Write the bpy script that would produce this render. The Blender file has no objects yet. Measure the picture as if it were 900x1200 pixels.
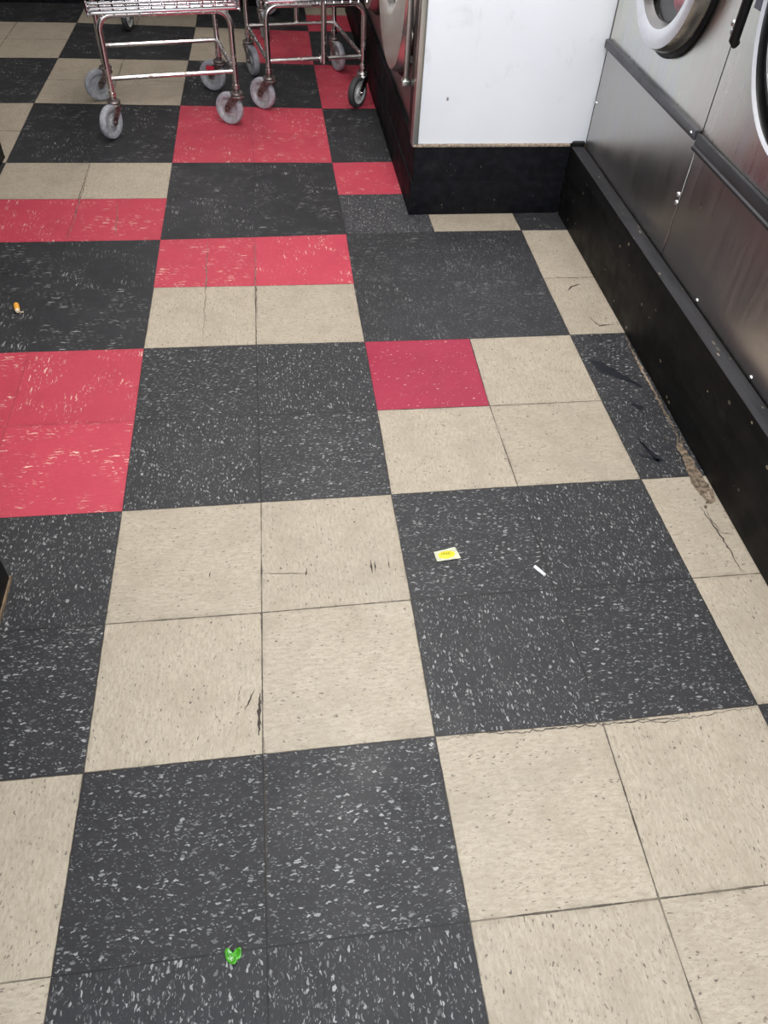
import bpy, bmesh, math, random
from mathutils import Vector, Matrix
PI = math.pi
scn = bpy.context.scene
COL = scn.collection

# ------------------------------------------------------------------ helpers
def link(o, parent=None):
    COL.objects.link(o)
    if parent: o.parent = parent
    return o
def obj(name, bm, mats, parent=None, smooth=True, loc=None, rz=0, auto=40):
    me = bpy.data.meshes.new(name)
    bm.normal_update(); bm.to_mesh(me); bm.free()
    for m in (mats if isinstance(mats, (list, tuple)) else [mats]): me.materials.append(m)
    if smooth:
        me.polygons.foreach_set('use_smooth', [True] * len(me.polygons))
        me.set_sharp_from_angle(angle=math.radians(auto))
    o = bpy.data.objects.new(name, me); link(o, parent)
    if loc: o.location = loc
    o.rotation_euler.z = rz
    return o
def thing(name, label, cat, loc=(0, 0, 0), rz=0, group=None):
    o = bpy.data.objects.new(name, None); link(o)
    o.empty_display_size = .1
    o.location = loc; o.rotation_euler.z = rz
    return tag(o, label, cat, group)
def tag(o, label, cat, group=None):
    o['label'] = label; o['category'] = cat
    if group: o['group'] = group
    return o
def struct(o, label=None):
    o['kind'] = 'structure'
    if label: o['label'] = label
    return o
def box(bm, x0, x1, y0, y1, z0, z1, bev=0, seg=2, mi=0):
    r = bmesh.ops.create_cube(bm, size=1)
    vs = r['verts']
    for v in vs:
        v.co = Vector((x0 + (v.co.x + .5) * (x1 - x0), y0 + (v.co.y + .5) * (y1 - y0), z0 + (v.co.z + .5) * (z1 - z0)))
    fs = set(f for v in vs for f in v.link_faces)
    for f in fs: f.material_index = mi
    if bev:
        es = set(e for v in vs for e in v.link_edges)
        bmesh.ops.bevel(bm, geom=list(es), offset=bev, segments=seg, profile=.6, affect='EDGES', clamp_overlap=True)
    return vs
def tube(bm, pts, r, n=8, closed=False, mi=0, caps=True):
    pts = [Vector(p) for p in pts]
    N = len(pts); rings = []
    up = None
    for i, p in enumerate(pts):
        if closed: t = (pts[(i + 1) % N] - pts[i - 1])
        else: t = pts[min(i + 1, N - 1)] - pts[max(i - 1, 0)]
        t.normalize()
        if up is None:
            up = Vector((0, 0, 1)) if abs(t.z) < .9 else Vector((1, 0, 0))
        a = t.cross(up)
        if a.length < 1e-4: a = t.cross(Vector((1, .3, 0)))
        a.normalize(); up = a.cross(t).normalized()
        rr = r[i] if isinstance(r, (list, tuple)) else r
        rings.append([bm.verts.new(p + (a * math.cos(2 * PI * k / n) + up * math.sin(2 * PI * k / n)) * rr) for k in range(n)])
    M = N if closed else N - 1
    for i in range(M):
        A, B = rings[i], rings[(i + 1) % N]
        for k in range(n):
            f = bm.faces.new((A[k], A[(k + 1) % n], B[(k + 1) % n], B[k])); f.material_index = mi
    if caps and not closed:
        f = bm.faces.new(list(reversed(rings[0]))); f.material_index = mi
        f = bm.faces.new(rings[-1]); f.material_index = mi
def arc(c, r, a0, a1, u, v, n=8):
    c, u, v = Vector(c), Vector(u), Vector(v)
    return [c + u * (r * math.cos(a0 + (a1 - a0) * k / n)) + v * (r * math.sin(a0 + (a1 - a0) * k / n)) for k in range(n + 1)]
def lathe(bm, prof, mat=Matrix(), n=48, closed=False, mi=0):
    """revolve (radius, height) pairs around local Z, then transform by mat"""
    rings = []
    for r, h in prof:
        if r < 1e-6: rings.append([bm.verts.new(mat @ Vector((0, 0, h)))])
        else: rings.append([bm.verts.new(mat @ Vector((r * math.cos(2 * PI * k / n), r * math.sin(2 * PI * k / n), h))) for k in range(n)])
    prs = list(zip(rings, rings[1:] + ([rings[0]] if closed else [])))
    if not closed: prs = prs[:len(rings) - 1]
    for A, B in prs:
        for k in range(n):
            k2 = (k + 1) % n
            if len(A) == 1 and len(B) == 1: continue
            if len(A) == 1: f = bm.faces.new((A[0], B[k2], B[k]))
            elif len(B) == 1: f = bm.faces.new((A[k], A[k2], B[0]))
            else: f = bm.faces.new((A[k], A[k2], B[k2], B[k]))
            f.material_index = mi
def axis(loc, d):
    """matrix whose local Z points along d, at loc"""
    q = Vector(d).to_track_quat('Z', 'Y')
    return Matrix.Translation(loc) @ q.to_matrix().to_4x4()
def recalc(bm): bmesh.ops.recalc_face_normals(bm, faces=bm.faces)

# ------------------------------------------------------------------ materials
class NT:
    def __init__(s, name):
        s.m = bpy.data.materials.new(name); s.m.use_nodes = True
        s.t = s.m.node_tree; s.b = s.t.nodes['Principled BSDF']
    def n(s, typ, **kw):
        nd = s.t.nodes.new(typ)
        for k, v in kw.items(): setattr(nd, k, v)
        return nd
    def set(s, sock, v):
        if isinstance(v, bpy.types.NodeSocket): s.t.links.new(v, sock)
        elif v is not None:
            if sock.type == 'RGBA' and len(v) == 3: v = (*v, 1)
            sock.default_value = v
    def P(s, **kw):
        for k, v in kw.items(): s.set(s.b.inputs[k.replace('_', ' ')], v)
    def math(s, op, a, b=None, c=None, clamp=False):
        nd = s.n('ShaderNodeMath', operation=op, use_clamp=clamp)
        for i, v in enumerate((a, b, c)):
            if v is not None: s.set(nd.inputs[i], v)
        return nd.outputs[0]
    def ramp(s, v, a, b, lo=0, hi=1):
        nd = s.n('ShaderNodeMapRange', interpolation_type='SMOOTHSTEP')
        for i, q in enumerate((v, a, b, lo, hi)): s.set(nd.inputs[i], q)
        return nd.outputs[0]
    def mix(s, f, a, b, bt='MIX'):
        nd = s.n('ShaderNodeMix', data_type='RGBA', blend_type=bt)
        s.set(nd.inputs[0], f); s.set(nd.inputs[6], a); s.set(nd.inputs[7], b)
        return nd.outputs[2]
    def noise(s, vec, scale, detail=3, rough=.55, dist=0, out=0, dim='3D'):
        nd = s.n('ShaderNodeTexNoise', noise_dimensions=dim)
        if vec is not None: s.set(nd.inputs['Vector'], vec)
        s.set(nd.inputs['Scale'], scale); s.set(nd.inputs['Detail'], detail)
        s.set(nd.inputs['Roughness'], rough); s.set(nd.inputs['Distortion'], dist)
        return nd.outputs[out]
    def mapping(s, vec, scale=(1, 1, 1), loc=(0, 0, 0), rot=(0, 0, 0)):
        nd = s.n('ShaderNodeMapping')
        s.set(nd.inputs[0], vec); nd.inputs[1].default_value = loc; nd.inputs[2].default_value = rot; nd.inputs[3].default_value = scale
        return nd.outputs[0]
    def obj(s): return s.n('ShaderNodeTexCoord').outputs['Object']
    def bump(s, h, strength, dist=.01):
        nd = s.n('ShaderNodeBump'); s.set(nd.inputs['Height'], h)
        nd.inputs['Strength'].default_value = strength; nd.inputs['Distance'].default_value = dist
        s.set(s.b.inputs['Normal'], nd.outputs[0])

def plain(name, col, rough=.5, metal=0, var=.12, vs=20, spec=.5, coat=0):
    t = NT(name); v = t.obj()
    nz = t.noise(v, vs, 4)
    c = t.mix(t.ramp(nz, .3, .7), tuple(c * (1 - var) for c in col), tuple(min(1, c * (1 + var)) for c in col))
    t.P(Base_Color=c, Roughness=t.ramp(t.noise(v, vs * 1.7, 3), .2, .8, max(0, rough - .06), rough + .06), Metallic=metal)
    t.b.inputs['Specular IOR Level'].default_value = spec
    if coat: t.b.inputs['Coat Weight'].default_value = coat
    return t.m

def tile_material(name, base, mott, fleck, seam, dense, streak, rough, seam_fade=0):
    """vinyl tile: mottle, directional flecks, worn joints.  base/mott/fleck/seam colours"""
    t = NT(name)
    uv = t.n('ShaderNodeUVMap', uv_map='tile').outputs[0]
    ed = t.n('ShaderNodeUVMap', uv_map='edge').outputs[0]
    st = t.n('ShaderNodeAttribute', attribute_name='streak').outputs['Fac']
    tint = t.n('ShaderNodeAttribute', attribute_name='tint').outputs['Fac']
    ob = t.obj()
    # warp
    wn = t.n('ShaderNodeTexNoise'); t.set(wn.inputs['Vector'], uv); wn.inputs['Scale'].default_value = 90; wn.inputs['Detail'].default_value = 2
    sub = t.n('ShaderNodeVectorMath', operation='SUBTRACT'); t.set(sub.inputs[0], wn.outputs['Color']); sub.inputs[1].default_value = (.5, .5, .5)
    sc = t.n('ShaderNodeVectorMath', operation='SCALE'); t.set(sc.inputs[0], sub.outputs[0]); sc.inputs['Scale'].default_value = .013
    ad = t.n('ShaderNodeVectorMath', operation='ADD'); t.set(ad.inputs[0], uv); t.set(ad.inputs[1], sc.outputs[0])
    w = ad.outputs[0]
    def flecks(scale, size, keep, loc):
        vo = t.n('ShaderNodeTexVoronoi', voronoi_dimensions='2D', feature='F1')
        t.set(vo.inputs['Vector'], t.mapping(w, (scale[0], scale[1], 1), loc, (0, 0, loc[2]))); vo.inputs['Scale'].default_value = 1
        sp = t.n('ShaderNodeSeparateColor'); t.set(sp.inputs[0], vo.outputs['Color'])
        th = t.math('MULTIPLY', t.ramp(sp.outputs[0], 1 - keep, 1.0), size)
        m = t.ramp(t.math('SUBTRACT', th, vo.outputs['Distance']), -.04, .06)
        return t.math('MULTIPLY', m, t.math('POWER', t.ramp(sp.outputs[1], 0, 1, .25, 1), 1.6))
    f1 = flecks((75, 210), dense[0], dense[1], (0, 0, .12))
    f2 = flecks((150, 420), dense[0], dense[1] * .95, (7.3, 3.1, -.25))
    f3 = flecks((95, 120), dense[0] * .5, dense[1] * .55, (3.3, 6.1, .5))
    f1 = t.math('MAXIMUM', f1, t.math('MULTIPLY', f3, .8))
    df = t.math('MAXIMUM', f1, t.math('MULTIPLY', f2, .7))
    s1 = flecks((22, 170), streak[0], streak[1], (2, 9, .04))
    s2 = flecks((60, 260), streak[0], streak[1], (5, 1, -.08))
    clump = t.ramp(t.noise(uv, 11, 2), .42, .62)
    sf = t.math('MULTIPLY', t.math('MAXIMUM', s1, t.math('MULTIPLY', s2, .8)), clump)
    fm = t.mix(st, t.math('MULTIPLY', df, 1.0), sf)
    rgb = t.n('ShaderNodeRGBToBW'); t.set(rgb.inputs[0], fm); fm = rgb.outputs[0]
    # mottle stretched along the grain + broad dirt
    mo = t.noise(t.mapping(uv, (60, 190, 1)), 1, 6, .75, .6)
    c = t.mix(t.ramp(mo, .3, .72), base, mott)
    c = t.mix(t.math('MULTIPLY', t.ramp(t.noise(uv, 13, 5, .6), .4, .72), .55), c, mott)
    c = t.mix(fm, c, fleck)
    sc2 = t.ramp(t.noise(ob, 4.2, 6, .62), .46, .72)
    c = t.mix(t.math('MULTIPLY', sc2, .22), c, tuple(x * .55 for x in base))
    nd = t.n('ShaderNodeHueSaturation'); t.set(nd.inputs['Value'], tint); t.set(nd.inputs['Color'], c); c = nd.outputs[0]
    # worn joint line
    sx = t.n('ShaderNodeSeparateXYZ'); t.set(sx.inputs[0], ed)
    ex = t.math('MINIMUM', sx.outputs[0], t.math('SUBTRACT', 1, sx.outputs[0]))
    ey = t.math('MINIMUM', sx.outputs[1], t.math('SUBTRACT', 1, sx.outputs[1]))
    e = t.math('MULTIPLY', t.math('MINIMUM', ex, ey), .3048)
    jit = t.noise(ob, 24, 4, .7)
    wd = t.ramp(jit, .3, .75, .0007, .0021)
    line = t.math('MULTIPLY', t.ramp(t.math('SUBTRACT', wd, e), -.0005, .0003), t.ramp(t.noise(ob, 7, 2), .3, .55, .55, 1))
    line = t.math('MULTIPLY', line, t.math('SUBTRACT', 1, t.math('MULTIPLY', st, seam_fade)))
    c = t.mix(line, c, seam)
    halo = t.math('MULTIPLY', t.ramp(e, 0, .014, 1, 0), t.ramp(t.noise(ob, 15, 3), .45, .7, 0, .4))
    c = t.mix(halo, c, tuple(x * .6 for x in mott))
    t.P(Base_Color=c, Roughness=t.ramp(t.noise(ob, 5, 5, .65), .3, .7, rough - .06, rough + .1))
    t.b.inputs['Specular IOR Level'].default_value = .36
    hh = t.math('SUBTRACT', t.math('MULTIPLY', mo, .25), line)
    t.bump(hh, .25, .002)
    return t.m

M = {}
M['beige'] = tile_material('beige vinyl tile', (.505, .435, .345), (.355, .295, .222), (.11, .09, .078), (.06, .045, .035), (.24, .44), (.22, .14), .47)
M['black'] = tile_material('black vinyl tile', (.0215, .0215, .0235), (.036, .035, .038), (.34, .335, .33), (.016, .016, .016), (.36, .50), (.30, .62), .5, .85)
M['red'] = tile_material('red vinyl tile', (.55, .062, .095), (.47, .050, .080), (.82, .55, .45), (.20, .04, .045), (.30, .30), (.30, .55), .5, .6)
M['dark_red'] = tile_material('dark red vinyl tile', (.36, .022, .060), (.40, .030, .068), (.75, .50, .45), (.05, .01, .01), (.30, .10), (.20, .10), .42)
M['crack'] = plain('dark crack dirt', (.055, .042, .034), .8)
M['debris'] = plain('brown grit', (.165, .12, .082), .9, var=.6, vs=90)
M['grime'] = plain('grey joint grime', (.20, .145, .12), .8, var=.5, vs=30)
M['tar'] = plain('black tarry stain', (.011, .012, .017), .4, vs=60)
M['pale_grit'] = plain('pale grit', (.30, .23, .17), .9, var=.5, vs=120)

def painted_board(name, col, rough, chips=1.0, spec=.15, bump=.15):
    t = NT(name); v = t.obj()
    g = t.noise(t.mapping(v, (30, 2.5, 40)), 1, 5, .6)
    c = t.mix(t.ramp(g, .35, .7), col, tuple(x * 1.7 + .003 for x in col))
    vo = t.n('ShaderNodeTexVoronoi', voronoi_dimensions='3D', feature='F1')
    t.set(vo.inputs['Vector'], t.mapping(t.noise(v, 1, 0) if False else v, (150, 55, 75), (0, 0, 0), (.5, .3, .2))); vo.inputs['Scale'].default_value = 1
    sp = t.n('ShaderNodeSeparateColor'); t.set(sp.inputs[0], vo.outputs['Color'])
    th = t.math('MULTIPLY', t.ramp(sp.outputs[0], .93, 1.0), .40 * chips)
    m = t.ramp(t.math('SUBTRACT', th, vo.outputs['Distance']), -.02, .05)
    c = t.mix(t.math('MULTIPLY', m, t.ramp(sp.outputs[1], 0, 1, .25, 1)), c, (.27, .215, .155))
    sm = t.ramp(t.noise(t.mapping(v, (9, 5, 9)), 1, 6, .65), .58, .75)
    c = t.mix(t.math('MULTIPLY', sm, .22), c, (.05, .046, .044))
    t.P(Base_Color=c, Roughness=t.ramp(t.noise(v, 12, 4), .3, .7, rough - .08, rough + .1))
    t.b.inputs['Specular IOR Level'].default_value = spec
    if bump: t.bump(t.math('ADD', g, t.math('MULTIPLY', m, -1)), bump, .003)
    return t.m
M['board'] = painted_board('chipped black painted timber', (.0034, .0032, .0032), .55, .9)
M['board_top'] = painted_board('dusty black timber edge', (.026, .025, .027), .6, 1.3)
M['plinth'] = painted_board('black painted plinth', (.003, .003, .0045), .6, .6)
M['gloss_black'] = painted_board('glossy black skirting', (.003, .003, .006), .09, 0, .3, 0)

def wall_white():
    t = NT('white scuffed panel'); v = t.obj()
    c = t.mix(t.ramp(t.noise(v, 2.2, 4), .3, .7), (.85, .86, .90), (.90, .91, .945))
    sm = t.math('MULTIPLY', t.ramp(t.noise(t.mapping(v, (9, 9, 5)), 1, 6, .7, .6), .57, .74), .26)
    c = t.mix(sm, c, (.45, .42, .40))
    vo = t.n('ShaderNodeTexVoronoi', feature='F1'); t.set(vo.inputs['Vector'], t.mapping(v, (22, 22, 14))); vo.inputs['Scale'].default_value = 1
    sp = t.n('ShaderNodeSeparateColor'); t.set(sp.inputs[0], vo.outputs['Color'])
    m = t.ramp(t.math('SUBTRACT', t.math('MULTIPLY', t.ramp(sp.outputs[0], .90, 1), .17), vo.outputs['Distance']), -.02, .03)
    c = t.mix(m, c, (.22, .18, .16))
    t.P(Base_Color=c, Roughness=.45)
    return t.m
M['white_panel'] = wall_white()
M['wall'] = plain('pale wall paint', (.62, .60, .57), .7, var=.04, vs=3)
M['wall_dark'] = plain('dark far wall', (.10, .095, .095), .7, var=.1, vs=3)
M['ceiling'] = plain('ceiling white', (.72, .72, .70), .8, var=.03, vs=3)

def steel(name, col, r0, r1, brush=(4, 60, 4), tintmix=0.0):
    t = NT(name); v = t.obj()
    b = t.noise(t.mapping(v, brush), 1, 4, .6)
    c = t.mix(t.ramp(b, .3, .7), tuple(x * .93 for x in col), col)
    if tintmix:
        rb = t.n('ShaderNodeValToRGB'); e = rb.color_ramp.elements
        e[0].color = (.78, .68, .64, 1); e[1].color = (.64, .70, .84, 1)
        k = e.new(.5); k.color = (.72, .80, .66, 1)
        t.set(rb.inputs[0], t.ramp(t.noise(t.mapping(v, (3, 7, 2.5)), 1, 2), .35, .65))
        c = t.mix(tintmix, c, rb.outputs[0], 'MULTIPLY')
    sm = t.ramp(t.noise(v, 5, 5, .6), .4, .7)
    t.P(Base_Color=c, Metallic=1.0, Roughness=t.math('ADD', t.ramp(b, .2, .8, r0, r1), t.math('MULTIPLY', sm, .04)))
    return t.m
M['steel'] = steel('brushed stainless', (.74, .735, .70), .25, .33, tintmix=.3)
M['steel_dark'] = steel('darker lower stainless', (.52, .50, .485), .26, .36, tintmix=.10)  # darker steel tone for the lower panel
M['ring_side'] = steel('reflection toned ring side', (.36, .34, .32), .2, .28, (20, 20, 20))  # dark reflections on the ring side are put into this base colour
M['rim'] = plain('pale plastic rim', (.46, .46, .50), .5, var=.05)
M['satin'] = plain('lit tone satin steel', (.66, .63, .57), .42, .45, var=.05, vs=6)  # cream tone puts the light falling on plain metal into the colour
M['chrome'] = steel('bright chrome', (.80, .80, .82), .06, .10, (10, 10, 10))
M['alu'] = steel('matte aluminium', (.86, .865, .90), .42, .5, (40, 40, 40))
M['drum'] = steel('drum steel', (.22, .215, .21), .45, .55, (30, 30, 30))
M['rubber'] = plain('black rubber', (.005, .005, .006), .5, spec=.2)
M['strip'] = plain('charcoal bumper strip', (.060, .059, .066), .45, var=.15)
M['strip_d'] = plain('dark charcoal bumper strip', (.028, .027, .030), .4, var=.15)
M['black_plastic'] = plain('black plastic', (.006, .006, .007), .35, spec=.3)
M['label_plate'] = plain('dark blue grey plate', (.09, .09, .14), .4)
def glassmat():
    t = NT('door glass')
    t.P(Base_Color=(.85, .88, .88), Roughness=.03, IOR=1.25); t.b.inputs['Transmission Weight'].default_value = 1
    return t.m
M['glass'] = glassmat()
M['red_cloth'] = plain('red cloth', (.80, .05, .11), .8)
def cart_metal():
    t = NT('tarnished chrome tube'); v = t.obj()
    n = t.ramp(t.noise(v, 16, 5, .65), .55, .72)
    c = t.mix(n, (.66, .63, .62), (.26, .17, .14))
    t.P(Base_Color=c, Metallic=t.math('SUBTRACT', 1, t.math('MULTIPLY', n, .55)), Roughness=t.math('ADD', .2, t.math('MULTIPLY', n, .4)))
    return t.m
M['cart'] = cart_metal()
M['cart_rust'] = plain('rusty caster fork', (.24, .20, .19), .4, .8, var=.5, vs=60)
M['wire'] = plain('chromed basket wire', (.78, .76, .80), .14, 1.0, var=.06, vs=40)
M['tire'] = plain('grey rubber tyre', (.36, .36, .39), .6, var=.2, vs=60)
M['tire_dark'] = plain('dark rubber tyre', (.045, .045, .047), .6, var=.2, vs=60)
M['hub'] = plain('grey plastic hub', (.36, .36, .37), .5, var=.2, vs=60)
M['hub_light'] = plain('pale plastic hub', (.58, .58, .57), .4, var=.15, vs=60)
M['red_plastic'] = plain('red plastic', (.62, .03, .06), .35)
M['black_cab'] = plain('black laminate', (.004, .004, .005), .5, spec=.2)
M['tan_edge'] = plain('tan caulk', (.20, .14, .085), .8, var=.5, vs=60)
M['counter'] = plain('grey laminate top', (.35, .34, .33), .4)
M['packet'] = plain('cream paper', (.92, .91, .74), .5, var=.05, vs=60)
M['packet_yellow'] = plain('yellow print', (.86, .74, .02), .5, var=.06, vs=60)
M['packet_ink'] = plain('dark print', (.035, .025, .01), .6)
M['paper'] = plain('white paper', (.86, .86, .84), .6, var=.05, vs=60)
M['green'] = plain('glossy green scrap', (.06, .32, .015), .3, var=.4, vs=120, coat=.5)
M['orange'] = plain('orange paper', (.82, .38, .05), .6, var=.15, vs=200)
M['ash'] = plain('pale paper end', (.72, .60, .42), .7)

# ------------------------------------------------------------------ floor: individual 12 in tiles laid slightly unevenly
T = .3048
JIT = [(0,0,.004,-.0048),(2,0,-.0021,.0007),(4,0,.004,.0022),(1,0,-.0015,-.0019),(3,0,.0032,-.0021),(0,2,.003,-.0064),(1,2,.0043,-.0041),(2,2,-.0018,-.0032),
 (3,2,-.0039,-.0006),(4,2,-.0035,-.0002),(0,1,.0026,-.0056),(1,1,.0011,-.006),(2,1,-.0007,-.0018),(0,4,-.0036,.0041),(2,4,.0012,.0003),(3,4,.0024,-.0028),
 (4,4,.0007,-.001),(2,3,.0011,-.0028),(3,3,-.0059,-.0046),(4,3,-.0033,-.004),(0,6,-.0035,.0129),(2,6,.0051,.028),(3,6,.0084,.0337),(4,6,.0148,.0329),
 (0,5,-.0021,.0184),(2,5,.0009,.0109),(0,8,-.0028,.0127),(2,8,.0029,.0022),(2,7,.0044,.0247),(0,10,-.0053,.0006),(2,10,.0032,-.0339),(0,12,.0002,-.0064),
 (2,12,.001,-.0591),(0,14,.0112,-.0694),(2,14,.0066,-.1199),(-2,10,-.0142,.028),(-2,12,-.0079,.0118),(-2,14,-.004,-.0212),(-2,8,-.0065,.0232),
 (2,-1,-.0004,.0022),(3,-1,-.0043,.0015),(1,-1,-.0005,.0019)]
def corner(i, j):
    sx = sy = sw = 0
    for a, b, dx, dy in JIT:
        d2 = (a - i) ** 2 + (b - j) ** 2
        if d2 == 0: return (i * T + dx, j * T + dy)
        w = 1 / d2 ** 2; sx += w * dx; sy += w * dy; sw += w
    return (i * T + sx / sw, j * T + sy / sw)
def tile_kind(i, j):
    ci, cj = i // 2, j // 2
    k = 'black' if (ci + cj) % 2 else 'beige'        # plain chequer of 2 x 2 tiles
    fi, fj = i % 2, j % 2
    red = {(-1, 1): lambda: True, (0, 2): lambda: fj == 1, (-1, 3): lambda: fj == 0, (0, 4): lambda: True,
           (1, 5): lambda: True, (0, 6): lambda: fi == 1, (1, 7): lambda: fj == 0, (-3, 1): lambda: True}
    if (ci, cj) in red and red[(ci, cj)](): return 'red'
    if (ci, cj) == (1, 1) and fi == 0 and fj == 1: return 'dark_red'
    if (ci, cj) == (1, 3):
        if fj == 1 and fi == 0: return 'red'
        if fj == 0 and fi == 0: return 'black'
        return 'beige'
    return k
rnd = random.Random(5)
bm = bmesh.new()
uvt = bm.loops.layers.uv.new('tile'); uve = bm.loops.layers.uv.new('edge')
Lt = bm.faces.layers.float.new('tint'); Ls = bm.faces.layers.float.new('streak')
I0, I1, J0, J1 = -9, 8, -7, 16
gv = {}
for i in range(I0, I1 + 1):
    for j in range(J0, J1 + 1):
        x, y = corner(i, j); gv[i, j] = bm.verts.new((x, y, 0))
ORDER = ['beige', 'black', 'red', 'dark_red', 'crack', 'debris', 'tar', 'pale_grit', 'grime']
for i in range(I0, I1):
    for j in range(J0, J1):
        f = bm.faces.new((gv[i, j], gv[i + 1, j], gv[i + 1, j + 1], gv[i, j + 1]))
        k = tile_kind(i, j); f.material_index = ORDER.index(k)
        f[Lt] = 1 + rnd.uniform(-.06, .06)
        ci, cj = i // 2, j // 2
        s = 0.0
        if k == 'red': s = 1
        if k == 'black' and (cj >= 3 or (cj == 2 and ci < 0)): s = 1.0
        if k == 'black' and (i, j) == (2, 6): f[Lt] = 1.5; s = .4
        if k == 'black' and (ci, cj) == (1, 2): s = .65
        f[Ls] = s
        q = (i + j) % 2                                     # quarter-turned
        if (i, j) in ((1, -2), (1, -1)): q = 1 - q
        ox, oy = rnd.uniform(-40, 40), rnd.uniform(-40, 40)
        for lp, (a, b) in zip(f.loops, ((0, 0), (1, 0), (1, 1), (0, 1))):
            lp[uve].uv = (a, b)
            u, v = a * T, b * T
            lp[uvt].uv = (ox + u, oy + v) if q else (ox + v, oy - u)
def crack(pts, w, mi, z=.0006, jitter=.003, step=.008, taper=True):
    """a ragged flat line of dirt lying in the floor"""
    P = [Vector((x, y, z)) for x, y in pts]; out = []
    for a, b in zip(P, P[1:]):
        n = max(1, int((b - a).length / step))
        out += [a.lerp(b, k / n) for k in range(n)]
    out.append(P[-1])
    L, R = [], []
    for i, p in enumerate(out):
        d = (out[min(i + 1, len(out) - 1)] - out[max(i - 1, 0)]).normalized(); nrm = Vector((-d.y, d.x, 0))
        q = p + nrm * rnd.uniform(-jitter, jitter)
        ww = w * rnd.uniform(.45, 1.25) * .5 * (min(1, .25 + 2.2 * min(i, len(out) - 1 - i) / len(out)) if taper else 1)
        L.append(bm.verts.new(q + nrm * ww)); R.append(bm.verts.new(q - nrm * ww))
    for i in range(len(out) - 1):
        f = bm.faces.new((L[i], R[i], R[i + 1], L[i + 1])); f.material_index = ORDER.index(mi)
def blot(pts, mi, z=.0006, jit=.004):
    P = []
    n = len(pts)
    for k in range(n):
        a, b = Vector((*pts[k], z)), Vector((*pts[(k + 1) % n], z))
        for s in range(4):
            q = a.lerp(b, s / 4); q.x += rnd.uniform(-jit, jit); q.y += rnd.uniform(-jit, jit); P.append(bm.verts.new(q))
    f = bm.faces.new(P); f.material_index = ORDER.index(mi)
    if f.calc_center_median() and f.normal.z < 0: f.normal_flip()
crack([(1.3251,.5079),(1.3291,.4588),(1.3351,.4164),(1.3366,.3658),(1.3361,.3173),(1.3416,.312)], .0035, 'crack', jitter=.002)
crack([(1.332,.50),(1.337,.45),(1.3405,.4237)], .002, 'crack')
crack([(1.3405,.4237),(1.366,.419)], .002, 'crack', jitter=.001)
crack([(.6098,-.0070),(.6858,-.001),(.7481,-.0065),(.8274,-.0055),(.9082,-.0065),(1.0066,-.0065),(1.0718,-.0098),(1.1221,-.0085),(1.2183,-.002)], .0022, 'crack', jitter=.003, step=.006)
crack([(.95,-.004),(1.0066,-.012),(1.05,-.015),(1.08,-.003)], .0018, 'crack')
crack([(1.3054,1.3064),(1.3167,1.2826),(1.3252,1.2592),(1.3503,1.2623),(1.3744,1.2701)], .005, 'crack')
crack([(1.2846,1.4636),(1.31,1.487),(1.3372,1.4971)], .006, 'crack')
for a, b, w in (((.5389,.4150),(.537,.3787),.005), ((.545,.409),(.545,.383),.004), ((.575,.411),(.575,.389),.003), ((.300,.118),(.2975,.034),.007),
                ((.290,.125),(.272,.085),.003), ((.2664,.1379),(.264,.129),.004), ((.263,.127),(.261,.118),.004), ((.262,.115),(.2603,.1084),.004),
                ((.2025,.412),(.200,.398),.003), ((.40,.405),(.399,.385),.003), ((.41,.39),(.30,.40),.0015)):
    crack([a, b], w, 'crack', jitter=.0012, step=.006)
for a, b in (((.157, 1.245), (.151, 1.83)), ((.3045, 1.25), (.308, 1.80)), ((-.30, 1.86), (-.305, 2.42)), ((-.15, 1.87), (-.17, 2.1))):
    crack([a, b], .0035, 'grime', jitter=.003, step=.02)
crack([(.306,.03),(.306,-.28)], .0022, 'crack', jitter=.001)
blot([(1.236,1.10),(1.275,1.075),(1.312,1.02),(1.345,.97),(1.352,.955),(1.30,1.0),(1.252,1.03)], 'tar')
blot([(1.262,.76),(1.275,.72),(1.295,.665),(1.28,.66),(1.262,.71)], 'tar')
blot([(1.245,.70),(1.29,.672),(1.282,.662),(1.242,.688)], 'tar', jit=.002)
blot([(1.300,.90),(1.322,.872),(1.31,.862),(1.292,.888)], 'tar', jit=.003)
blot([(1.3578,.745),(1.366,.70),(1.369,.655),(1.374,.60),(1.376,.56),(1.372,.529),(1.352,.512),(1.341,.545),(1.336,.60),(1.343,.64),(1.350,.68),(1.347,.71)], 'debris', .0012)
blot([(1.350,.55),(1.366,.555),(1.362,.53),(1.348,.528)], 'pale_grit', .002, .003)
crack([(1.384,1.20),(1.380,1.154),(1.376,1.08),(1.374,1.011),(1.373,.8974),(1.368,.7587),(1.366,.70)], .008, 'debris', .0012, .003)
crack([(1.380,1.12),(1.374,1.0),(1.372,.93)], .006, 'pale_grit', .0018, .003)
for k in range(26):
    x, y = rnd.uniform(1.33, 1.378), rnd.uniform(.5, .76)
    s = rnd.uniform(.0012, .004)
    bmesh.ops.create_icosphere(bm, subdivisions=1, radius=s, matrix=Matrix.Translation((x, y, s * .6)))
bm.verts.ensure_lookup_table()
for f in bm.faces:
    if len(f.verts) == 3 and f.calc_center_median().z > 0: f.material_index = ORDER.index('debris')
floor = struct(obj('floor', bm, [M[k] for k in ORDER], smooth=False), 'chequered black, beige and red vinyl tile floor')

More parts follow.
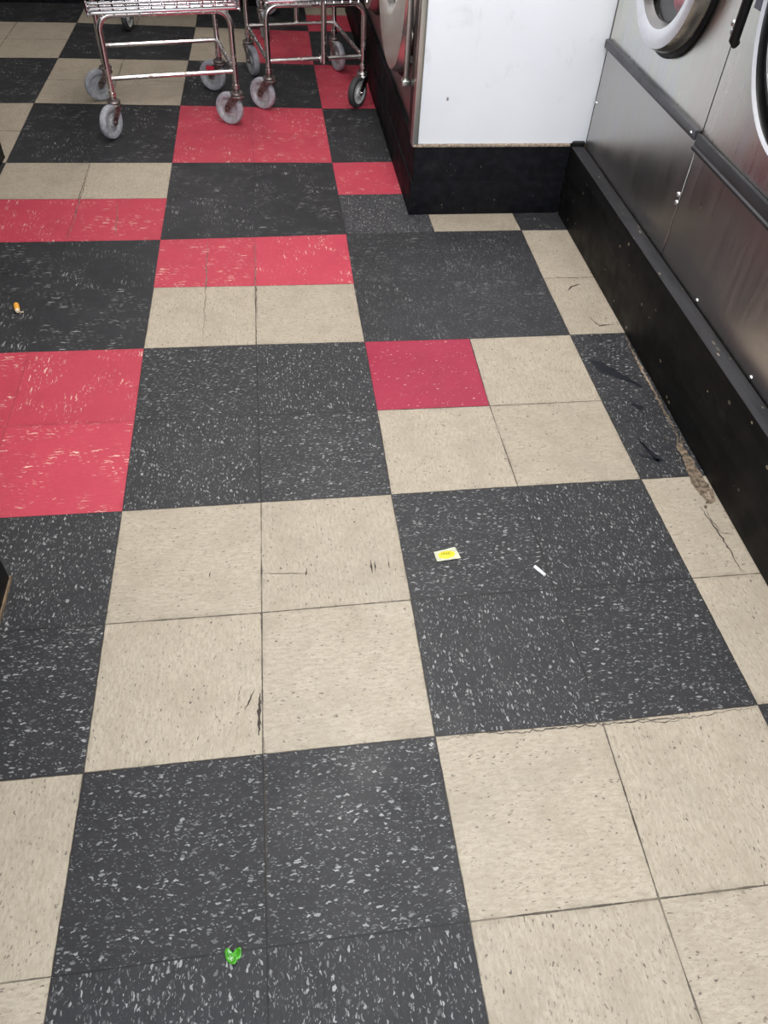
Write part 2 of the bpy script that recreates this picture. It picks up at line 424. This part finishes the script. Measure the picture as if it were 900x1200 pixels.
# ------------------------------------------------------------------ room shell
def slab(name, x0, x1, y0, y1, z0, z1, m, label=None, bev=0):
    b = bmesh.new(); box(b, x0, x1, y0, y1, z0, z1, bev); return struct(obj(name, b, m), label)
H = 2.62
slab('wall_left', -2.75, -2.65, -2.1, 4.9, 0, H, M['wall'])
slab('wall_right', 2.2, 2.3, -2.1, 4.9, 0, H, M['wall'])
slab('wall_front', -2.65, 2.2, -2.1, -2.0, 0, H, M['wall'])
slab('wall_back', -2.65, 2.2, 4.66, 4.76, 0, H, M['wall_dark'])
slab('ceiling', -2.75, 2.3, -2.1, 4.9, H, H + .1, M['ceiling'])
slab('baseboard_back', -2.65, 2.2, 4.615, 4.66, 0, .24, M['plinth'], None, .004)
# white end partition standing on a black plinth, steel corner trim
slab('wall_end', .862, 1.452, 1.996, 2.05, .243, 2.2, M['white_panel'], 'white scuffed partition panel', .002)
b = bmesh.new(); box(b, .856, 1.40, 1.9905, 4.55, 0, .236, .002); box(b, .85, 1.40, 1.99, 4.55, 0, .12, .003)
for f in b.faces:
    if f.normal.x < -.7 and f.calc_center_median().z > .121: f.material_index = 1
struct(obj('baseboard_end', b, [M['plinth'], M['gloss_black']]), 'black painted plinth under the white partition')
b = bmesh.new(); box(b, .850, 1.395, 1.985, 2.0, .2362, .2432, .002)
struct(obj('trim_2', b, M['pale_grit']))
b = bmesh.new()
box(b, .846, .866, 1.987, 1.996, .237, 2.2, .002); box(b, .846, .852, 1.99, 2.03, .237, 2.2, .002)
struct(obj('trim_1', b, M['steel']), 'steel corner strip on the edge of the white partition')

# ------------------------------------------------------------------ right bank (turned a hair off the tile grid)
RB = Matrix.Translation((1.369, 0, 0)) @ Matrix.Rotation(-.0157, 4, 'Z')
def place_rb(o, y): 
    p = RB @ Vector((.05, y, 0)); o.location = p; o.rotation_euler.z = -.0157
b = bmesh.new(); box(b, 0, .046, -1.2, 1.99, 0, .236, .006, 2)
# curb return: rounded far end rising slightly above the plinth
box(b, .001, .05, 1.99, 2.03, .15, .252, .01, 3)
for f in b.faces:
    if f.normal.z > .6: f.material_index = 1
o = struct(obj('baseboard_right', b, [M['board'], M['board_top']]), 'chipped black timber kerb board in front of the steel washers')
o.location = RB @ Vector((0, 0, 0)); o.rotation_euler.z = -.0157

def front_with_hole(bm, y0, y1, z0, z1, cy, cz, r, x=0, n=64, mi=0):
    """a rectangular sheet in the plane X=x with a round hole"""
    ring, outr = [], []
    for k in range(n):
        a = 2 * PI * (k + .5) / n; c, s = math.cos(a), math.sin(a)
        ring.append(bm.verts.new((x, cy + r * c, cz + r * s)))
        ts = []
        if c > 1e-9: ts.append((y1 - cy) / c)
        if c < -1e-9: ts.append((y0 - cy) / c)
        if s > 1e-9: ts.append((z1 - cz) / s)
        if s < -1e-9: ts.append((z0 - cz) / s)
        t = min(ts); outr.append(Vector((x, cy + t * c, cz + t * s)))
    ov = [bm.verts.new(p) for p in outr]
    corners = {}
    for k in range(n):
        k2 = (k + 1) % n
        A, B = outr[k], outr[k2]
        onv = lambda P: abs(P.y - y0) < 1e-6 or abs(P.y - y1) < 1e-6
        onh = lambda P: abs(P.z - z0) < 1e-6 or abs(P.z - z1) < 1e-6
        vs = [ring[k], ov[k]]
        if onv(A) and not onh(A) and onh(B) and not onv(B): vs.append(bm.verts.new((x, A.y, B.z)))
        elif onh(A) and not onv(A) and onv(B) and not onh(B): vs.append(bm.verts.new((x, B.y, A.z)))
        vs += [ov[k2], ring[k2]]
        f = bm.faces.new(vs); f.material_index = mi
def washer(name, label, W, cy, cz, R, Ri, style, group=None):
    """front-loader, front in the plane X=0 facing -X, spanning y 0..W; machine behind at +X"""
    t = thing(name, label, 'washing machine', group=group)
    top = 1.30; D = .62
    b = bmesh.new()
    g = .0025
    front_with_hole(b, g, W - g, .56, top, cy, cz, Ri + .01)
    for (x0, y0, z0, x1, y1, z1) in ((0, g, .02, D, g, top), (0, W - g, .02, D, W - g, top)):
        f = b.faces.new([b.verts.new(p) for p in ((x0, y0, z0), (x1, y0, z0), (x1, y0, z1), (x0, y0, z1))])
    b.faces.new([b.verts.new(p) for p in ((0, g, top), (0, W - g, top), (D, W - g, top), (D, g, top))])
    b.faces.new([b.verts.new(p) for p in ((D, g, .02), (D, W - g, .02), (D, W - g, top), (D, g, top))])
    b.faces.new([b.verts.new(p) for p in ((0, g, .02), (0, W - g, .02), (D, W - g, .02), (D, g, .02))])
    bmesh.ops.remove_doubles(b, verts=b.verts, dist=.0004); recalc(b)
    obj('body', b, M['steel'], t, auto=30)
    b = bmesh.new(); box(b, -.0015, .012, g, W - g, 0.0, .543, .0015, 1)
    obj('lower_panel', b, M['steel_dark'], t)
    b = bmesh.new()
    prof = [(0, .540), (-.012, .539), (-.0135, .541), (-.0135, .560), (-.012, .562), (0, .563)] if style == 0 else [(0, .522), (-.016, .522), (-.017, .524), (-.017, .529), (-.0125, .532), (-.0125, .556), (-.011, .559), (0, .559)]
    ys = (.010, W - .001) if style == 0 else (.004, W - .001)
    vs = [[b.verts.new((x, y, z)) for x, z in prof] for y in ys]
    n = len(prof)
    for k in range(n): b.faces.new((vs[0][k], vs[0][(k + 1) % n], vs[1][(k + 1) % n], vs[1][k]))
    b.faces.new(vs[0]); b.faces.new(list(reversed(vs[1]))); recalc(b)
    obj('bumper_strip', b, M['strip'] if style == 0 else M['strip_d'], t)
    # drum
    b = bmesh.new()
    mx = axis((0, cy, cz), (1, 0, 0))
    lathe(b, [(Ri + .012, .0), (Ri + .012, .05), (Ri + .05, .055), (Ri + .05, .36), (.03, .38), (0, .38)], mx, 48); recalc(b)
    for f in b.faces: f.normal_flip()
    obj('drum', b, M['drum'], t)
    # door
    mo = axis((0, cy, cz), (-1, 0, 0))          # height grows towards the room
    if style != 1:
        b = bmesh.new()
        lathe(b, [(Ri, .018), (Ri - .004, .03), (Ri + .012, .047), (Ri + .03, .052), (R - .022, .052), (R - .006, .047), (R, .036), (R + .006, .010), (R + .006, .004), (Ri + .01, .004)], mo, 72, closed=True); recalc(b)
        for f in b.faces:
            c = mo.inverted() @ f.calc_center_median(); rr = math.hypot(c.x, c.y)
            f.material_index = 1 if (c.z > .048 or (rr > Ri + .02 and c.z > .046)) else 0
        d = obj('door', b, [M['ring_side'] if style == 0 else M['steel'], M['alu'] if style == 0 else M['satin']], t)
    else:
        b = bmesh.new()
        lathe(b, [(Ri, .015), (Ri, .045), (Ri + .02, .060), (R - .085, .058), (R - .058, .046), (R - .046, .030), (R - .040, .024), (R - .014, .024), (R - .012, .036), (R - .006, .042), (R, .036), (R + .002, .012), (R + .002, .004), (Ri + .01, .004)], mo, 80, closed=True); recalc(b)
        for f in b.faces:
            c = mo.inverted() @ f.calc_center_median(); rr = math.hypot(c.x, c.y)
            f.material_index = 1 if R - .050 < rr < R - .011 and c.z > .02 else (2 if rr >= R - .011 else 0)
        d = obj('door', b, [M['chrome'], M['black_plastic'], M['rim']], t)
    b = bmesh.new()
    rg = R + (.012 if style != 1 else .006)
    lathe(b, [(rg, .001), (rg + .004, .004), (rg + .004, .010), (rg, .012), (rg - .008, .012), (rg - .008, .001)], mo, 72, closed=True); recalc(b)
    obj('gasket', b, M['rubber'], d)
    b = bmesh.new()
    lathe(b, [(0, .014), (Ri * .6, .0165), (Ri - .001, .022), (Ri - .001, .017), (Ri * .6, .0115), (0, .009)], mo, 48); recalc(b)
    obj('glass', b, M['glass'], d)
    # handle at the latch side
    b = bmesh.new()
    if style == 1:
        tube(b, [(-.026, W - .066, .772), (-.034, W - .067, .778), (-.034, W - .072, 1.02), (-.006, W - .076, 1.05)], [.010, .0115, .0115, .010], 10)
        box(b, -.034, .0, W - .080, W - .064, .97, .99, .003)
    elif style == 0:
        tube(b, [(-.05, cy - R * .93, cz + .06), (-.07, cy - R * 1.0, cz + .09), (-.07, cy - R * .95, cz + .19), (-.045, cy - R * .82, cz + .21)], .010, 10)
    if style == 2: b.free()
    else: obj('handle', b, M['black_plastic'], d)
    # control panel
    b = bmesh.new(); box(b, -.03, .05, .03, W - .03, 1.14, 1.285, .008)
    c = obj('control_panel', b, M['black_plastic'], t)
    for k in range(3):
        b = bmesh.new(); lathe(b, [(0, .048), (.016, .046), (.018, .03)], axis((0, W * (.3 + .2 * k), 1.21), (-1, 0, 0)), 20); obj('knob', b, M['chrome'], c)
    return t
def screw(parent, y, z, r=.006, mx=None, name='screw'):
    b = bmesh.new(); lathe(b, [(0, r * .9), (r * .6, r * .7), (r, r * .2), (r, 0)], axis((-.0015, y, z), (-1, 0, 0)), 12); recalc(b)
    return obj(name, b, M['chrome'], parent)
Y1, Y2 = 1.245, .425
w1 = washer('washing_machine', 'stainless washer with matte silver door ring beside the white partition', 1.988 - Y1, 1.590 - Y1, .857, .209, .147, 0)
place_rb(w1, Y1)
screw(w1, .014, .400, .007); screw(w1, .010, .380, .007)
b = bmesh.new(); lathe(b, [(0, .003), (.003, .002), (.004, 0)], axis((-.0135, .03, .550), (-1, 0, 0)), 12); recalc(b); obj('screw', b, M['chrome'], w1)
screw(w1, .730, .38, .006)
w2 = washer('washing_machine', 'stainless washer with wide chrome and black door ring, nearest on the kerb', Y1 - Y2, .835 - Y2, .918, .275, .165, 1)
place_rb(w2, Y2)
b = bmesh.new(); box(b, -.004, 0, .700, .772, .838, .95, .001); obj('label_plate', b, M['label_plate'], w2)
screw(w1, .018, .792, .008); screw(w1, .010, .777, .008); screw(w2, .02, .243, .006); screw(w2, .25, .243, .006); screw(w2, Y1 - Y2 - .25, .245, .006)
# red garment in the drum of the near-partition washer
b = bmesh.new(); bmesh.ops.create_icosphere(b, subdivisions=4, radius=.12)
rr = random.Random(3)
from mathutils import noise as mn
for v in b.verts:
    n_ = v.co.normalized(); v.co = n_ * (.041 + .011 * mn.noise(n_ * 3.1) + .006 * mn.noise(n_ * 8)); v.co.x *= 1.4
g = obj('red_garment', b, M['red_cloth'], auto=180)
g.location = (1.517, 1.628, .757); tag(g, 'crumpled red garment seen through the silver ringed washer door', 'clothing')

# washers behind the partition, facing the carts
def left_bank(y0, label, W):
    t = washer('washing_machine', label, W, W * .5, .69, .365, .17, 2)
    t.location = (.872, y0, 0)
    return t
w3 = left_bank(2.13, 'stainless washer with bulging steel door just behind the partition edge', .76)
w4 = left_bank(2.895, 'stainless washer farther along the black plinth, mostly hidden by the pole cart', .76)
# chrome hinge rail at the near edge of that washer
b = bmesh.new(); box(b, -.040, -.022, .018, .040, .39, 1.30, .004); box(b, -.022, .0, .024, .034, .44, .46); box(b, -.022, .0, .024, .034, 1.1, 1.12)
box(b, -.046, -.016, .012, .046, .372, .39, .003)
obj('door_rail', b, M['steel'], w3)
b = bmesh.new(); box(b, -.018, .3, -.070, -.002, .24, 1.3); obj('gap_shade_panel', b, M['black_plastic'], w3)  # black panel stands in for the shaded gap beside the rail

# ------------------------------------------------------------------ laundry carts
def caster(cart, lx, ly, ang, h, tm, hm, fm, dup=None):
    """stem at lx,ly; wheel trails towards ang (cart-local)"""
    tr, R = .040, .0625
    b = bmesh.new()
    lathe(b, [(0, h), (.012, h), (.012, h - .012), (.024, h - .014), (.027, h - .020), (.022, h - .026), (.026, h - .030), (.024, h - .036), (0, h - .036)], Matrix(), 24)
    zt = h - .034
    for s in (-1, 1):
        y0, y1 = s * .0185, s * .0215
        poly = [(-.022, zt), (.024, zt), (tr + .013, R + .004), (tr + .009, R - .011), (tr - .009, R - .011), (tr - .014, R)]
        A = [b.verts.new((x, y0, z)) for x, z in poly]; B = [b.verts.new((x, y1, z)) for x, z in poly]
        b.faces.new(A); b.faces.new(list(reversed(B)))
        for k in range(len(poly)): b.faces.new((A[k], A[(k + 1) % len(poly)], B[(k + 1) % len(poly)], B[k]))
    box(b, -.022, .024, -.0215, .0215, zt - .003, zt + .001)
    lathe(b, [(0, .027), (.006, .027), (.007, .022), (.007, -.022), (.006, -.027), (0, -.027)], axis((tr, 0, R), (0, 1, 0)), 12)
    recalc(b)
    c = obj('caster', b, fm, cart, loc=(lx, ly, 0), rz=ang)
    b = bmesh.new(); mx = axis((tr, 0, R), (0, 1, 0))
    pr = [(R - .018, -.012), (R - .010, -.0145), (R - .004, -.0125), (R - .0008, -.007), (R, 0), (R - .0008, .007), (R - .004, .0125), (R - .010, .0145), (R - .018, .012)]
    lathe(b, pr, mx, 40, closed=True); recalc(b); obj('tire', b, tm, c)
    b = bmesh.new()
    pr = [(.006, -.013), (.016, -.012), (.019, -.006), (.036, -.005), (.040, -.011), (R - .0175, -.0125), (R - .0175, .0125), (.040, .011), (.036, .005), (.019, .006), (.016, .012), (.006, .013)]
    lathe(b, pr, mx, 32, closed=True); recalc(b); obj('hub', b, hm, c)
    return c
def cart(label, cx, cy, rz, w, d, hs, basket, casters, post=False, zl=.205, zt=.42, fl=.08):
    t = thing('laundry_cart', label, 'cart', (cx, cy, 0), rz, 'laundry carts')
    R = .0115
    b = bmesh.new()
    X, Y = w / 2, d / 2; rc = .05
    for s in (-1, 1):
        y = s * Y
        pts = [(-X, y, hs - .002), (-X, y, zl), (-X, y, zt - rc)] + arc((-X + rc, y, zt - rc), rc, PI, PI / 2, (1, 0, 0), (0, 0, 1))[1:]
        pts += arc((X - rc, y, zt - rc), rc, PI / 2, 0, (1, 0, 0), (0, 0, 1)) + [(X, y, zl), (X, y, hs - .002)]
        tube(b, pts, R, 12)
        tube(b, [(-X, y, zl), (X, y, zl)], R * .72, 10)
        for sx in (-1, 1):      # collar above the caster with its cotter pins
            lathe(b, [(R, hs + .016), (R + .003, hs + .014), (R + .003, hs), (R, hs - .002)], Matrix.Translation((sx * X, y, 0)), 14)
            tube(b, [(sx * X - .006, y - .016, hs + .028), (sx * X - .006, y + .016, hs + .028)], .0025, 6)
    for s in (-1, 1):
        tube(b, [(s * X, -Y, zl), (s * X, Y, zl)], R * .72, 10)
        tube(b, [(s * X * .86, -Y, zt), (s * X * .86, Y, zt)], R * .7, 8)
    obj('frame', b, M['cart'], t)
    if post:
        b = bmesh.new()
        tube(b, [(0.03, -Y - .016, zl - .015), (0.03, -Y - .016, 1.55)], .0125, 12)
        box(b, .03 - .018, .03 + .018, -Y - .02, -Y + .006, zl - .012, zl + .012, .002)
        tube(b, [(0.03, -Y - .016, 1.55), (.03, Y, 1.55)], .0125, 12)
        tube(b, [(0.03, Y + .016, zl), (0.03, Y + .016, 1.55)], .0125, 12)
        obj('hanging_rack_pole', b, M['cart'], t)
    # wire basket
    bw, bd, h = basket
    b = bmesh.new(); zb = zt + .020
    nx, ny = 13, 11
    rw = .0026
    for k in range(nx):
        x = -bw / 2 + bw * k / (nx - 1)
        tube(b, [(x, -bd / 2 - .002, zb - .012), (x, -bd / 2, zb), (x, bd / 2, zb), (x, bd / 2 + .002, zb - .012)], rw, 6)
        for s in (-1, 1):
            tube(b, [(x, s * bd / 2, zb), (x * (1 + fl), s * (bd / 2 + fl * .5), zb + h)], rw, 6)
    for k in range(ny):
        y = -bd / 2 + bd * k / (ny - 1)
        tube(b, [(-bw / 2, y, zb - .004), (bw / 2, y, zb - .004)], rw, 6)
        for s in (-1, 1):
            tube(b, [(s * bw / 2, y, zb), (s * bw / 2 * (1 + fl), y * (1 + fl), zb + h)], rw, 6)
    zs = [0, .014, .030, .046] + [.08 + .04 * k for k in range(int((h - .08) / .04))] + [h]
    for z in zs:
        f = z / h; a, c_ = bw / 2 * (1 + fl * f), bd / 2 + fl * .5 * f
        r_ = .0055 if z in (0, h) else .0032
        q = .02
        loop = []
        for (px, py, a0) in ((a - q, c_ - q, 0), (-a + q, c_ - q, PI / 2), (-a + q, -c_ + q, PI), (a - q, -c_ + q, 1.5 * PI)):
            loop += arc((px, py, zb + z), q, a0, a0 + PI / 2, (1, 0, 0), (0, 1, 0), 4)
        tube(b, loop, r_, 8, closed=True)
    obj('basket', b, M['wire'], t)
    for (sx, sy, ang, tm, hm, fm) in casters:
        c = caster(t, sx * X, sy * Y, ang, hs, M[tm], M[hm], M[fm])
        if tm == 'tire_dark': c['label'] = 'caster with dark tyre and pale hub'
    return t
def A(dx, dy, rz): return math.atan2(dy, dx) - rz
ra, rb_, rc_ = math.radians(11.2), math.radians(10), math.radians(-10)
ca = cart('chrome wire laundry cart on grey wheels in the foreground row, left of the pole cart', -.028, 2.975, ra, .487, .41, .145, (.55, .52, .34),
     [(-1, -1, A(-.45, -.9, ra), 'tire', 'hub', 'cart_rust'), (1, -1, A(-.85, .5, ra), 'tire', 'hub', 'cart_rust'),
      (-1, 1, A(-.7, -.35, ra), 'tire', 'hub', 'cart_rust'), (1, 1, A(-.9, .45, ra), 'tire', 'hub', 'cart_rust')], zl=.208)
# red plastic piece caught on the rear caster
for c in ca.children:
    if c.name.startswith('caster') and c.location.x > 0 and c.location.y > 0:
        b = bmesh.new(); box(b, .014, .052, .023, .031, .072, .108, .003); o = obj('brake_tab', b, M['red_plastic'], c); o['label'] = 'red plastic tab'
cb = cart('chrome wire laundry cart with an upright pole, beside the glossy black plinth', .548, 3.275, rb_, .415, .50, .150, (.42, .56, .34),
     [(-1, -1, A(-.8, .6, rb_), 'tire', 'hub', 'cart_rust'), (1, -1, A(-.6, -.75, rb_), 'tire_dark', 'hub_light', 'cart'),
      (-1, 1, A(.35, -.9, rb_), 'tire', 'hub', 'cart_rust'), (1, 1, A(.35, -.9, rb_), 'tire', 'hub', 'cart_rust')], post=True, zl=.195, zt=.395, fl=.01)
cc = cart('chrome wire laundry cart in the back row, its wheels glimpsed between the front carts', .06, 4.30, rc_, .70, .40, .145, (.80, .50, .34),
     [(-1, -1, A(-.2, -.9, rc_), 'tire_dark', 'hub_light', 'cart_rust'), (1, -1, A(.2, -.9, rc_), 'tire', 'hub', 'cart_rust'),
      (-1, 1, A(-.9, .3, rc_), 'tire', 'hub', 'cart_rust'), (1, 1, A(-.6, .2, rc_), 'tire', 'hub_light', 'cart_rust')])

# ------------------------------------------------------------------ black cabinets at the left
def cabinet(label, x1, y0, y1, d, edging=True):
    t = thing('cabinet', label, 'cabinet', (x1, y1, 0))
    L = y1 - y0
    b = bmesh.new(); box(b, -d, 0, -L, 0, .0, .84, .004); obj('body', b, M['black_cab'], t)
    b = bmesh.new(); box(b, -d - .02, .012, -L - .012, .012, .84, .875, .006); obj('countertop', b, M['counter'], t)
    b = bmesh.new(); box(b, -.002, .0025 if edging else .0012, -L, .003, .0, .010 if edging else .003, .001); obj('base_edging', b, M['tan_edge'] if edging else M['black_cab'], t)
    b = bmesh.new(); box(b, .0, .004, -L * .95, -.05, .10, .80, .002)
    dd = obj('door', b, M['black_cab'], t)
    return t
cabinet('black cabinet with tan caulked bottom edge, nearest the camera', -.198, -.85, .428, .62)
cabinet('black cabinet corner by the beige tile, farther away than the caulked one', -.630, 1.45, 2.515, .62, False)

# ------------------------------------------------------------------ litter
def sheet(pts, z, bulge, n=10, seed=1):
    """bilinear quad sheet with crumple and thickness"""
    b = bmesh.new(); P = [Vector((x, y, 0)) for x, y in pts]
    g = {}
    for i in range(n + 1):
        for j in range(n + 1):
            u, v = i / n, j / n
            q = P[0].lerp(P[1], u).lerp(P[3].lerp(P[2], u), v)
            q.z = z + bulge * (.5 + .5 * math.sin(PI * u) * math.sin(PI * v)) + bulge * .5 * mn.noise(Vector((u * 3, v * 3, seed)))
            g[i, j] = b.verts.new(q)
    for i in range(n):
        for j in range(n): b.faces.new((g[i, j], g[i + 1, j], g[i + 1, j + 1], g[i, j + 1]))
    return b, g
pk = [(.6789, .3965), (.7321, .4014), (.7251, .4335), (.676, .4231)]
t = thing('sugar_packet', 'small cream and yellow paper packet lying on black tile', 'packet', (.703, .413, 0))
inv = Matrix.Translation((-.703, -.413, 0))
b, g = sheet(pk, .0012, .004); r = bmesh.ops.solidify(b, geom=b.faces[:], thickness=.0008); bmesh.ops.transform(b, matrix=inv, verts=b.verts); obj('wrapper', b, M['packet'], t)
def on_packet(u, v, up):
    P = [Vector((x, y, 0)) for x, y in pk]; q = P[0].lerp(P[1], u).lerp(P[3].lerp(P[2], u), v)
    q.z = .0012 + .004 * (.5 + .5 * math.sin(PI * u) * math.sin(PI * v)) + .002 * mn.noise(Vector((u * 3, v * 3, 1))) + up
    return inv @ q
b = bmesh.new()
cen = b.verts.new(on_packet(.48, .47, .0006)); ring = []
for rad in (.5, 1):
    ring.append([b.verts.new(on_packet(  .48 + .36 * rad * math.cos(a), .47 + .35 * rad * math.sin(a), .0006)) for a in [2 * PI * k / 32 for k in range(32)]])
for k in range(32):
    k2 = (k + 1) % 32
    b.faces.new((cen, ring[0][k], ring[0][k2])); b.faces.new((ring[0][k], ring[1][k], ring[1][k2], ring[0][k2]))
obj('printed_oval', b, M['packet_yellow'], t)
b = bmesh.new()
rp = random.Random(8)
for k in range(9):          # illegible dark lettering across the oval
    u = .24 + .052 * k; v = .50 + .03 * math.sin(k * .8)
    for (du, dv, eu, ev) in ((0, -.10, .010, .12), (0, .06, .05, .02)) if k % 2 else ((0, -.09, .05, -.02), (.004, -.08, .02, .10)):
        vs = [b.verts.new(on_packet(u + a, v + c, .0009)) for a, c in ((du, dv), (du + .022, dv), (eu + .022, ev), (eu, ev))]
        b.faces.new(vs)
recalc(b)
obj('lettering', b, M['packet_ink'], t)
# white rolled paper
b = bmesh.new()
p0, p1 = Vector((.8855, .3645, .0035)), Vector((.9020, .3390, .0035))
d = (p1 - p0)
lathe(b, [(.0012, 0), (.0036, 0), (.0038, d.length * .3), (.0034, d.length * .7), (.0036, d.length), (.0012, d.length)], axis(p0, d), 14)
recalc(b)
o = obj('paper_stub', b, M['paper']); tag(o, 'white rolled paper stub on black tile beside the yellow packet', 'litter')
# green scrap : curled three-lobed bit
b = bmesh.new(); out = [(-.0115, .010), (-.006, .0095), (-.001, .0035), (.004, .0085), (.0105, .0095), (.0118, .001), (.0095, -.004), (.0055, -.006), (.0025, -.0115), (-.003, -.0105), (-.0085, -.006), (-.0115, .0)]
cen = b.verts.new((0, -.001, .0022)); r1 = []; r2 = []
for k, (x, y) in enumerate(out):
    r1.append(b.verts.new((x * .6, y * .6 - .0005, .0030 + .0008 * math.sin(k * 2.1)))); r2.append(b.verts.new((x, y, .0042 + .0022 * math.sin(k * 1.7 + .5))))
n = len(out)
for k in range(n):
    k2 = (k + 1) % n
    b.faces.new((cen, r1[k2], r1[k])); b.faces.new((r1[k], r1[k2], r2[k2], r2[k]))
recalc(b)
bmesh.ops.solidify(b, geom=b.faces[:], thickness=.0016)
bmesh.ops.subdivide_edges(b, edges=b.edges[:], cuts=1, use_grid_fill=True, smooth=.5)
o = obj('green_scrap', b, M['green'], loc=(.2565, -.3095, .0), auto=180); tag(o, 'bright green curled scrap lying on a dark speckled tile', 'litter')
# orange stub
t = thing('cigarette_stub', 'orange cigarette stub on black tile near the red and beige strip', 'litter', (-.3775, 1.437, 0))
b = bmesh.new(); p0, d = Vector((-.0062, .019, .0075)), Vector((.0115, -.038, 0))
lathe(b, [(0, 0), (.0068, 0), (.0075, .002), (.0075, .030), (.007, .033), (0, .033)], axis(p0, d), 16); recalc(b)
obj('filter', b, M['orange'], t)
b = bmesh.new(); q = p0 + d.normalized() * .033
lathe(b, [(.0066, 0), (.0068, .004), (.004, .008), (0, .008)], axis(q, d), 14); box(b, q.x + .001, q.x + .016, q.y - .003, q.y, .001, .003, .0008); recalc(b)
obj('torn_paper', b, M['ash'], t)

# ------------------------------------------------------------------ lights: ceiling fluorescents
def lamp(name, x, y, sx, sy, e, col=(1, .985, .96)):
    l = bpy.data.lights.new(name, 'AREA'); l.shape = 'RECTANGLE'; l.size = sx; l.size_y = sy; l.energy = e; l.color = col
    o = bpy.data.objects.new(name, l); link(o); o.location = (x, y, H - .06)
    return o
lamp('fluorescent_lamp', .75, 1.15, .35, 1.25, 27)
lamp('fluorescent_lamp', -1.3, 1.0, .35, 1.25, 7)
lamp('fluorescent_lamp', .1, 3.0, .35, 1.25, 16)
# added cool fill behind the camera, brightens the white partition; invented window frame
l = bpy.data.lights.new('added_front_fill', 'AREA'); l.shape = 'RECTANGLE'; l.size = 2.6; l.size_y = 1.3; l.energy = 66; l.color = (.86, .93, 1)
o = bpy.data.objects.new('added_front_fill', l); link(o); o.location = (.35, -1.985, 1.65); o.rotation_euler = (PI / 2, 0, 0)
b = bmesh.new()
for x0, x1, z0, z1 in ((-1.01, 1.71, .94, 1.0), (-1.01, 1.71, 2.3, 2.36), (-1.01, -.95, 1.0, 2.3), (1.65, 1.71, 1.0, 2.3)): box(b, x0, x1, -2.0, -1.94, z0, z1, .004)
struct(obj('added_window_frame', b, M['alu']))  # frame of the invented window around the added fill
w = bpy.data.worlds.new('World'); scn.world = w; w.use_nodes = True
w.node_tree.nodes['Background'].inputs[0].default_value = (.9, .95, 1, 1); w.node_tree.nodes['Background'].inputs[1].default_value = .05

# ------------------------------------------------------------------ camera
r_ = Vector((.98143, -.15606, .06382)); f_ = None
def cam_basis(yaw, pitch, roll):
    cy, sy, cp, sp = math.cos(yaw), math.sin(yaw), math.cos(pitch), math.sin(pitch)
    f = Vector((sy * cp, cy * cp, -sp)); r = Vector((cy, -sy, 0)); u = r.cross(f)
    c, s = math.cos(roll), math.sin(roll)
    return c * r + s * u, c * u - s * r, f
r_, u_, f_ = cam_basis(.16994954, .81600312, .06385973)
cd = bpy.data.cameras.new('camera'); cam = bpy.data.objects.new('camera', cd); link(cam)
cd.sensor_fit = 'VERTICAL'; cd.sensor_height = 36; cd.lens = 36 * 896.7845 / 1200; cd.clip_start = .02
mw = Matrix((( r_.x, u_.x, -f_.x, .38305486), (r_.y, u_.y, -f_.y, -.61813225), (r_.z, u_.z, -f_.z, 1.26294967), (0, 0, 0, 1)))
cam.matrix_world = mw
scn.camera = cam
vs = scn.view_settings
scn.display_settings.display_device = 'sRGB'
vs.view_transform = 'Standard'; vs.look = 'None'; vs.exposure = 0.55; vs.gamma = 1; vs.use_curve_mapping = False
